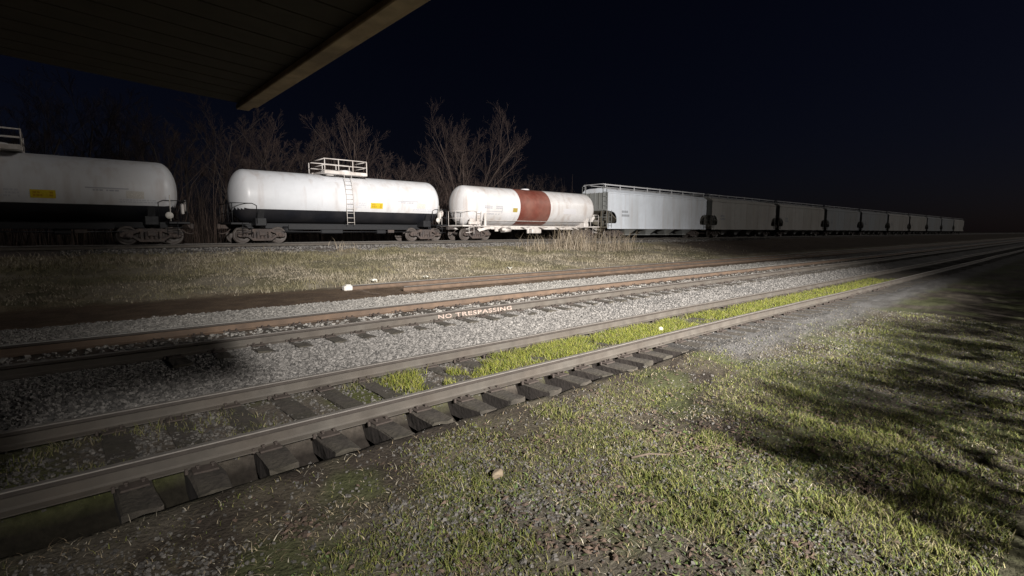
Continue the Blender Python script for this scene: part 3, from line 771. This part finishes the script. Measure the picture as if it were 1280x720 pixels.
# ------------------------------------------------------------------ covered hoppers
def hopper_car(X, L, label):
    t = thing('hopper_car', label, 'hopper car', (X + L / 2, YT, ZT), 'cars of the freight train')
    h = L / 2; W = 1.5; zs, ze, zr = .88, 4.08, 4.45
    # side sheets with the rounded cut-out at each end
    def outline():
        pts = [(-h, ze), (-h, 2.45)]
        pts += [(-h + .45, 2.42)]
        for k in range(7):
            a = PI / 2 - (PI / 2 + .25) * k / 6; pts.append((-h + .55 + .75 * math.cos(a), 1.65 + .75 * math.sin(a)))
        pts += [(-h + 1.12, 1.36), (-h, 1.36), (-h, zs)]
        return pts + [(-x, z) for x, z in pts[::-1]]
    for s in (-1, 1):
        mb = MB(); mb.prism(outline(), s * (W - .02), s * (W + .02), 'y')
        o = mb.build('side_sheet', M['hopper_grey'], t)
        mb = MB()
        for k in np.linspace(-h + 2.3, h - 2.3, 5): mb.box((k, s * (W + .021), (zs + ze) / 2), (.012, .012, ze - zs - .1))
        mb.box((0, s * (W + .03), ze - .05), (2 * h - .02, .06, .10)); mb.box((0, s * (W + .03), zs + .05), (2 * h - .02, .06, .12))
        mb.build('side_seam', M['hopper_grey'], o)
    # roof with sloping eaves
    mb = MB()
    mb.prism([(-W - .03, ze), (-W + .32, zr - .1), (-.6, zr), (.6, zr), (W - .32, zr - .1), (W + .03, ze), (W - .1, ze - .03), (-W + .1, ze - .03)], -h, h, 'x')
    rf = mb.build('roof', M['hopper_grey'], t)
    mb = MB(); mb.box((0, 0, zr + .06), (2 * h - 1.2, .55, .10), b=.02)
    for k in np.linspace(-h + 1.6, h - 1.6, 6): mb.box((k, .0, zr + .13), (.5, .62, .05), b=.01)
    mb.build('hatch_cover', M['hopper_rail'], rf)
    # running boards: a long rail on posts each side
    for s in (-1, 1):
        mb = MB(); y = s * .98; zz = zr + .32
        mb.box((0, y, zz), (2 * h + .3, .42, .05)); mb.box((0, y - s * -.21, zz - .03), (2 * h + .3, .035, .10))
        for k in np.linspace(-h + .05, h - .05, 9): mb.box((k, y + s * .16, (zr - .15 + zz) / 2), (.09, .05, zz - zr + .25))
        mb.build('running_board', M['hopper_rail'], t)
    for s in (-1, 1):
        mb = MB(); mb.box((s * (h + .08), 0, zr + .345), (.3, 2.2, .045)); mb.build('end_walkway', M['hopper_rail'], t)
    # end walls, slope sheets, outlets
    for s in (-1, 1):
        mb = MB()
        mb.prism([(-W + .04, 2.55), (W - .04, 2.55), (W - .04, ze - .04), (-W + .04, ze - .04)], s * (h - .03), s * (h - .07), 'x')
        for y in np.linspace(-1.0, 1.0, 5): mb.box((s * (h - .01), y, 3.35), (.06, .07, 1.5))
        mb.box((s * (h - .0), 0, 2.55), (.10, 2 * W - .1, .14))
        mb.build('end_wall', M['hopper_end'], t)
    for s in (-1, 1):
        mb = MB(); mb.prism([(s * (h - .1), 2.52), (s * (h - 2.7), .95), (s * (h - 2.7), .85), (s * (h - .1), 2.42)], -W + .05, W - .05, 'y')
        mb.build('slope_sheet', M['hopper_dirty'], t)
    mb = MB()
    mb.box((0, 0, .90), (2 * h + .3, .6, .34), b=.02)
    for s in (-1, 1):
        mb.box((s * (h - .35), 0, 1.02), (.75, 2.85, .10), b=.01); mb.box((s * (h - 1.75), 0, .98), (.4, 2.6, .22), b=.02)
        for y in (-1.38, -.75, .75, 1.38): mb.box((s * (h - .06), y, 1.78), (.10, .12, 1.5), b=.01)
        mb.box((s * (h - .9), 0, 1.55), (.14, 1.6, 1.0), b=.02); mb.box((s * (h - .55), -.7, 1.35), (.4, .5, .45), b=.04)
        mb.lathe([(-.35, .001), (-.35, .2), (.35, .2), (.35, .001)], 'y', (s * (h - .6), .4, 1.4), 14)
    mb.build('end_frame', M['hopper_dirty'], t)
    for s in (-1, 1):
        mb = MB(); ladder(mb, (s * (h - .28), -W - .06, .95), (s * (h - .28), -W - .06, 2.5), .40, 4, r=.022)
        mb.build('side_ladder', M['hopper_end'], t); mb = MB(); ladder(mb, (s * (h + .05), -W + .3, 1.1), (s * (h + .05), -W + .3, zr + .25), .42, 9, 'y', r=.022)
        mb.build('end_ladder', M['hopper_end'], t); mb = MB(); ladder(mb, (s * (h + .05), W - .3, 1.1), (s * (h + .05), W - .3, zr + .25), .42, 9, 'y', r=.022)
        mb.build('end_ladder', M['hopper_end'], t); mb = MB(); mb.tube([(s * (h + .12), -1.45, 1.9), (s * (h + .12), 1.45, 1.9)], .02, 6); mb.build('end_handrail', M['hopper_end'], t)
    nb = 4
    for k in range(nb):
        x = -h + 3.6 + (2 * h - 7.2) * k / (nb - 1)
        mb = MB()
        for sy in (-1, 1):
            v0 = [(x - 1.05, sy * .06, .93), (x + 1.05, sy * .06, .93), (x + 1.05, sy * 1.42, .93), (x - 1.05, sy * 1.42, .93), (x - .3, sy * .35, .34), (x + .3, sy * .35, .34), (x + .3, sy * .95, .34), (x - .3, sy * .95, .34)]
            mb.add(v0, [(0, 1, 2, 3), (7, 6, 5, 4), (0, 1, 5, 4), (1, 2, 6, 5), (2, 3, 7, 6), (3, 0, 4, 7)])
        mb.box((x, 0, .34), (.72, 2.1, .10), b=.02)
        mb.build('discharge_chute', M['hopper_end'], t)
    mb = MB()
    for z0, w in ((2.42, .8), (2.08, 1.1)):
        xx = -h + 2.0; r = random.Random(int(z0 * 10))
        while xx < -h + 2.0 + w:
            ww = r.uniform(.08, .15); mb.box((xx + ww / 2, -W - .023, z0), (ww, .006, .2)); xx += ww + .035
    mb.build('stencil_lettering', M['stencil_hop'], t)
    coupler(t, -h - .08, -1); coupler(t, h + .08, 1)
    truck(t, -(h - 1.75)); truck(t, h - 1.75)
    return t
LH = 17.2
h0 = hopper_car(36.35, LH, 'light grey covered hopper car coupled behind the red-banded tank car')
names = ['second grey hopper car in the train, next beyond the nearest one', 'third grey hopper car, receding into the dark at right', 'fourth grey hopper car, small and dim at far right']
variants = [material('hopper_paint_%s' % n, c, .6, var=.08, vscale=.5, grime=(.22, .2, .17), gamt=.6, gscale=.45, streak=.3) for n, c in (('tan', (.36, .345, .31)), ('slate', (.27, .29, .31)), ('pale', (.47, .48, .47)), ('putty', (.40, .385, .36)))]
for k in range(1, 10):
    c = copy_tree(h0)
    for ch in c.children:
        if ch.name.split('.')[0] in ('side_sheet', 'roof'):
            for q in [ch] + list(ch.children):
                if q.name.split('.')[0] == 'hatch_cover': continue
                q.material_slots[0].link = 'OBJECT'; q.material_slots[0].material = variants[(k * 3) % 4 if k % 2 else (k + 1) % 4]; c.location.x = h0.location.x + k * (LH + 1.3)
    c['label'] = names[k - 1] if k <= 3 else 'tiny distant grey hopper car among the last in the receding train'

# ------------------------------------------------------------------ bare trees behind the train
def grow(seed, height, stems, spread, depth=5, dens=1.0, lean=0.):
    r = random.Random(seed); trunk = MB(); tw = []
    def seg(p, d, ln, rad, lev):
        n = 4 if lev < 2 else 3; pts = [p.copy()]; q = p.copy(); dd = d.copy()
        for k in range(n):
            dd = (dd + Vector((r.gauss(0, .10), r.gauss(0, .10), r.gauss(.03, .05)))).normalized(); q = q + dd * (ln / n); pts.append(q.copy())
        rr = [rad * (1 - .55 * k / n) for k in range(n + 1)]
        if lev < 2: trunk.tube(pts, rr, 7 if lev == 0 else 5, cap=False)
        else: tw.append((pts, rr))
        if lev >= depth: return
        nc = int({0: 7, 1: 7, 2: 6, 3: 4, 4: 3}[lev] * dens)
        for k in range(nc):
            t = .28 + .72 * (k + r.random()) / nc; t = min(t, .999); i = int(t * n); a = pts[i].lerp(pts[i + 1], t * n - i)
            ax = Vector((r.gauss(0, 1), r.gauss(0, 1), r.gauss(0, .4))).normalized()
            ang = r.uniform(.35, .85); side = (ax - dd * ax.dot(dd)).normalized()
            nd = (dd * math.cos(ang) + side * math.sin(ang) + Vector((0, 0, .12))).normalized()
            seg(a, nd, ln * r.uniform(.38, .6) * (1.1 - .4 * t), max(rad * (1 - .55 * t) * .55, .007), lev + 1)
    for s in range(stems):
        a = 2 * PI * (s + r.random() * .5) / max(stems, 1); sp = spread * r.uniform(.6, 1.1) if stems > 1 else .05
        d = Vector((math.cos(a) * sp + lean, math.sin(a) * sp * .6, 1)).normalized()
        seg(Vector((math.cos(a) * .12 * (stems > 1), math.sin(a) * .12 * (stems > 1), -.1)), d, height * r.uniform(.72, .95), height * .0075 + .022, 0)
    vs = []; fs = []
    for pts, rr in tw:
        o = len(vs); n = 3
        u = (pts[-1] - pts[0]).orthogonal().normalized(); w = (pts[-1] - pts[0]).normalized().cross(u)
        for p, ra in zip(pts, rr):
            for k in range(n): vs.append(p + (u * math.cos(k * 2.094) + w * math.sin(k * 2.094)) * ra)
        for i in range(len(pts) - 1):
            for k in range(n): fs.append((o + i * n + k, o + i * n + (k + 1) % n, o + (i + 1) * n + (k + 1) % n, o + (i + 1) * n + k))
    return trunk, vs, fs

TREES = []
for i, (sd, hgt, st, sp, dep, bark) in enumerate([(3, 14.5, 5, .30, 4, 'bark_pale'), (5, 9, 1, 0, 4, 'bark'), (8, 8, 2, .16, 4, 'bark'), (13, 6.5, 3, .28, 4, 'bark'), (21, 10, 1, 0, 4, 'bark_pale')]):
    trunk, vs, fs = grow(sd, hgt, st, sp, dep)
    o1 = trunk.build('trunk', M[bark], None, normals=False)
    o2 = np_mesh('crown', np.array([tuple(v) for v in vs]), np.array(fs), M['twigs'])
    TREES.append((o1.data, o2.data)); bpy.data.objects.remove(o1); bpy.data.objects.remove(o2)
def bare_tree(v, px, Y, sc, label, rot=0., group='bare trees behind the train'):
    az = math.atan((px - 640) / 640.); th = HEAD - az
    x = Y / math.tan(th)
    t = thing('bare_tree', label, 'tree', (x, Y, float(ground_z(x, Y)) - .05), group)
    link('trunk', TREES[v][0], t); link('crown', TREES[v][1], t)
    t.scale = (sc, sc, sc); t.rotation_euler = (0, 0, rot)
bare_tree(0, 581, 41, .78, 'tallest bare tree, many pale stems fanning out behind the banded tank car', .4)
bare_tree(4, 441, 38.5, .95, 'tall pale thin tree behind the railed platform of the tank car', 1.)
bare_tree(2, 462, 40, 1.0, 'twin stemmed bare tree just right of the railed platform', 2.)
spec = [(3, 486, 39, 1.0), (1, 508, 43, .8), (3, 527, 40, .95), (2, 549, 38, .8), (1, 610, 44, .9), (3, 630, 40, .8), (2, 655, 45, .95), (1, 682, 44, .8), (3, 704, 42, .85), (2, 560, 47, 1.1), (3, 600, 38, .8),
        (1, 425, 41, 1.0), (3, 405, 39, 1.1), (2, 372, 41, 1.2), (4, 340, 43, .9), (3, 310, 39, 1.1), (1, 275, 41, 1.0), (2, 235, 42, 1.2), (3, 190, 39, 1.1), (4, 150, 42, .9), (1, 105, 40, 1.0), (3, 60, 41, 1.2), (2, 20, 40, 1.2),
        (3, 735, 50, .75), (1, 790, 56, .9), (3, 835, 60, 1.1), (2, 880, 60, 1.1), (1, 930, 65, 1.1), (3, 985, 70, 1.3), (2, 1040, 75, 1.3)]
where = lambda px: ('behind the cut off tank car at left' if px < 290 else 'behind the left half of the black-bottomed tank car' if px < 430 else 'behind the right half of the black-bottomed tank car' if px < 540 else 'behind the left end of the banded tank car' if px < 595 else 'behind the red band of the tank car' if px < 700 else 'behind the nearest grey hopper car' if px < 850 else 'behind the dim receding hopper cars')
kindw = {1: 'slender bare tree', 2: 'twin stemmed bare tree', 3: 'low bushy bare tree', 4: 'tall pale slender tree'}
for i, (v, px, Y, sc) in enumerate(spec):
    bare_tree(v, px, Y, sc, kindw[v] + ' ' + where(px), i * 1.7)
# brush under the trees
nb = 12000
bx = -14 + 150 * rng.random(nb) ** 1.3; by = 34.5 + 12 * rng.random(nb)
Pb = np.stack([bx, by], -1); hb = 1.0 + 3.6 * rng.random(nb) ** 1.5 * (.4 + .9 * fbm(bx * .2, by * .2 + 3))
hb *= np.where(bx < 46, 1.75, 1.1)
ob = blades('brush', Pb, hb, .018 + .022 * rng.random(nb), np.full((nb, 3), .05), .35, M['brush'])
tag(ob, 'dim tangle of dead brush and saplings behind the whole train', 'brush', kind='stuff')

# ------------------------------------------------------------------ foreground bits
def rock(name, c, s, mat, seed, label, cat, squash=1., rot=0.):
    import bmesh
    bm = bmesh.new(); bmesh.ops.create_icosphere(bm, subdivisions=3, radius=1)
    r = np.random.default_rng(seed); pl = r.normal(size=(9, 3)); pl /= np.linalg.norm(pl, axis=1)[:, None]; dd = (.62 + .3 * r.random(9)) * squash
    for v in bm.verts:
        p = np.array(v.co)
        for q, d in zip(pl, dd):
            e = p @ q - d
            if e > 0: p = p - q * e
        v.co = (p[0] * s[0], p[1] * s[1], p[2] * s[2])
    me = bpy.data.meshes.new(name); bm.to_mesh(me); bm.free(); me.materials.append(mat)
    o = link(name, me); o.location = c; o.rotation_euler = (0, 0, rot); return tag(o, label, cat)
def onground(x, y, dz=0.): return (x, y, float(ground_z(x, y)) + dz)
rock('stone', onground(2.61, 3.14, .03), (.066, .046, .044), M['stone'], 3, 'pale angular stone lying in the middle of the foreground grass', 'stone', rot=.3)
rock('ball', onground(8.9, 5.6, .06), (.05, .05, .05), M['ball'], 99, 'small pale round ball in the grass between the near rails', 'ball', squash=2.)
def scrap(c, w, l, seed, label, rot):
    r = random.Random(seed); mb = MB(); n = 5; vs = []
    for i in range(n):
        for j in range(n):
            vs.append(((i / (n - 1) - .5) * w, (j / (n - 1) - .5) * l, r.uniform(0, .35) * w))
    top = [(x, y, z + .004) for x, y, z in vs]
    fs = [(i * n + j, (i + 1) * n + j, (i + 1) * n + j + 1, i * n + j + 1) for i in range(n - 1) for j in range(n - 1)]
    mb.add(top, fs); o = mb.build('litter_scrap', M['paper']); sm = o.modifiers.new('t', 'SOLIDIFY'); sm.thickness = .004
    o.location = c; o.rotation_euler = (.3, .2, rot); tag(o, label, 'litter')
scrap(onground(8.9, 18.1, .10), .30, .18, 1, 'white paper scrap above the left end of the brown stub rail', .4)
scrap(onground(16.2, 18.6, .10), .32, .22, 2, 'pale crumpled scrap lying at the foot of the dry bank', 1.2)
scrap(onground(11.1, 17.9, .08), .18, .14, 3, 'tiny pale scrap by the far rail of the stub track', 2.)
# dead leaves
lv = []; lf = []
spots = [(random.uniform(.8, 7), random.uniform(.9, 3.9), random.uniform(.05, .2)) for _ in range(44)]
for k in range(3600):
    q = random.choice(spots); x, y = random.gauss(q[0], q[2]), random.gauss(q[1], q[2])
    if k % 4 == 0: x, y = random.uniform(.3, 8), random.uniform(.4, 4.1)
    if random.random() > min(1, 8 / (x * x + y * y)) + .1: continue
    a = random.random() * 6.28; s = random.uniform(.012, .034); z = float(ground_z(x, y)) + .015
    u = Vector((math.cos(a), math.sin(a), random.uniform(-.3, .3))) * s; w = Vector((-math.sin(a), math.cos(a), random.uniform(-.4, .4))) * s * .6; o = len(lv); p = Vector((x, y, z))
    lv += [p - u, p - u * .2 + w, p + u, p - u * .2 - w, p + Vector((0, 0, s * .35))]
    lf += [(o, o + 1, o + 4), (o + 1, o + 2, o + 4), (o + 2, o + 3, o + 4), (o + 3, o, o + 4)]
tag(np_mesh('dead_leaves', np.array([tuple(v) for v in lv]), np.array(lf), M['leaf']), 'curled brown dead leaves scattered over the foreground turf', 'leaves', kind='stuff')
mb = MB()
mb.tube([(0, 0, .03), (.18, .05, .04), (.40, .02, .035), (.62, .09, .05)], [.012, .011, .009, .004], 6); mb.tube([(.40, .02, .035), (.5, -.06, .06)], [.007, .003], 5)
o = mb.build('twig', M['twig']); o.location = onground(3.75, 2.62); o.rotation_euler = (0, 0, -.65)
tag(o, 'dark fallen twig lying in the grass beyond the pale stone', 'twig')

# ------------------------------------------------------------------ shed whose eave hangs over the upper left
sh = thing('trackside_shed', 'dark open eave of a trackside shed hanging over the upper left corner', 'shed', (-.08, 0, 0))
mb = MB(); mb.box((-3.3, 2.25, 1.37), (5.0, 1.9, 2.80), b=.01); mb.build('wall', M['wall_boards'], sh)
mb = MB(); mb.prism([(-6.4, 3.4), (-6.4, 3.34), (.97, 2.80), (.97, 2.90)], 1.15, 3.36, 'y'); rf = mb.build('roof', M['shingle'], sh)
mb = MB()
for k in np.arange(1.16, 3.2, .145): mb.prism([(-.78, 2.895 ), (-.78, 2.875), (.965, 2.775), (.965, 2.795)], k, k + .135, 'y')
mb.build('soffit', M['soffit'], rf)
mb = MB(); mb.box((1.0, 2.25, 2.835), (.055, 2.24, .125), b=.006); mb.box((.945, 2.25, 2.765), (.07, 2.24, .03), b=.004)
mb.build('fascia', M['fascia'], rf)

# unseen added hedge that shades the right foreground
nl = 21000
hx = 3.9 + 24 * rng.random(nl); hy = -1.75 + 1.3 * rng.random(nl)
ht = 1.45 + .75 * fbm(hx * .55, hy * .3 + 8)
hz = ht * rng.random(nl) ** .8
kp = fbm(hx * 1.4 + 60, hz * 1.6 + 4) + .12 * (1 - hz / 2.2) > .37
hx, hy, hz = hx[kp], hy[kp], hz[kp]; nl = len(hx)
c0 = np.stack([hx, hy, hz], -1); u = rng.normal(size=(nl, 3)); u /= np.linalg.norm(u, axis=1)[:, None]; w_ = np.cross(u, rng.normal(size=(nl, 3))); w_ /= np.linalg.norm(w_, axis=1)[:, None]
sz = (.05 + .06 * rng.random(nl))[:, None]
VV = np.stack([c0 - u * sz, c0 + w_ * sz * .45, c0 + u * sz, c0 - w_ * sz * .45], 1).reshape(-1, 3)
hg = thing('shade_hedge', 'added unseen hedge along the yard beside the photographer', 'shade_hedge', (0, 0, 0))
np_mesh('foliage', VV, (np.arange(nl) * 4)[:, None] + np.arange(4)[None], material('shade_hedge_leaf', (.05, .06, .025), .8, island=.4), hg)
for k in np.arange(4.2, 27.5, .9):
    mb = MB(); mb.tube([(k, -1.1, -.1), (k + .1, -1.0, .6), (k - .05, -1.15, 1.3)], [.03, .022, .01], 6); mb.build('stem', M['bark'], hg)

# ------------------------------------------------------------------ light
w = bpy.data.worlds.new('World'); scene.world = w; w.use_nodes = True
nt = w.node_tree; bg = nt.nodes['Background']
sky = nt.nodes.new('ShaderNodeTexSky'); sky.sky_type = 'NISHITA'; sky.sun_disc = False
SUN_EL, SUN_AZ = R(24), R(-40)                # towards the light: measured from +X towards +Y
sky.sun_elevation = SUN_EL; sky.sun_rotation = PI / 2 - SUN_AZ
mx = nt.nodes.new('ShaderNodeMix'); mx.data_type = 'RGBA'; mx.blend_type = 'MULTIPLY'; mx.inputs['Factor'].default_value = 1
mx.inputs['B'].default_value = (.58, .54, .95, 1)
nt.links.new(sky.outputs[0], mx.inputs['A']); nt.links.new(mx.outputs['Result'], bg.inputs['Color'])
bg.inputs['Strength'].default_value = .0012
ld = bpy.data.lights.new('sun', 'SUN'); ld.energy = .4; ld.angle = R(9); ld.color = (1, .95, .88)
sun = bpy.data.objects.new('sun', ld); COL.objects.link(sun)
d = Vector((math.cos(SUN_EL) * math.cos(SUN_AZ), math.cos(SUN_EL) * math.sin(SUN_AZ), math.sin(SUN_EL)))
sun.rotation_euler = d.to_track_quat('Z', 'Y').to_euler()
# assumed unseen floodlight, added high behind and to the right of the camera
Fw = Vector((math.cos(HEAD), math.sin(HEAD), 0)); Rt = Vector((math.sin(HEAD), -math.cos(HEAD), 0))
sp = bpy.data.lights.new('assumed_floodlight', 'SPOT'); sp.energy = 290000; sp.shadow_soft_size = 1.1; sp.color = (1, .965, .92)
sp.spot_size = R(90); sp.spot_blend = 1.0
lo = bpy.data.objects.new('assumed_floodlight', sp); COL.objects.link(lo)
lo.location = Rt * 14 - Fw * 20 + Vector((0, 0, 14))
tgt = Vector((20.2, 20.5, .6))
lo.rotation_euler = (lo.location - tgt).to_track_quat('Z', 'Y').to_euler(); lo.scale = (.42, 1, 1)  # added lamp's cone squeezed sideways, which leaves both sides dimmer

scene.view_settings.view_transform = 'Standard'; scene.view_settings.look = 'None'
scene.view_settings.exposure = 0; scene.view_settings.gamma = 1; scene.view_settings.use_curve_mapping = False
scene.cycles.use_denoising = True
scene.cycles.max_bounces = 5; scene.cycles.diffuse_bounces = 2; scene.cycles.glossy_bounces = 2
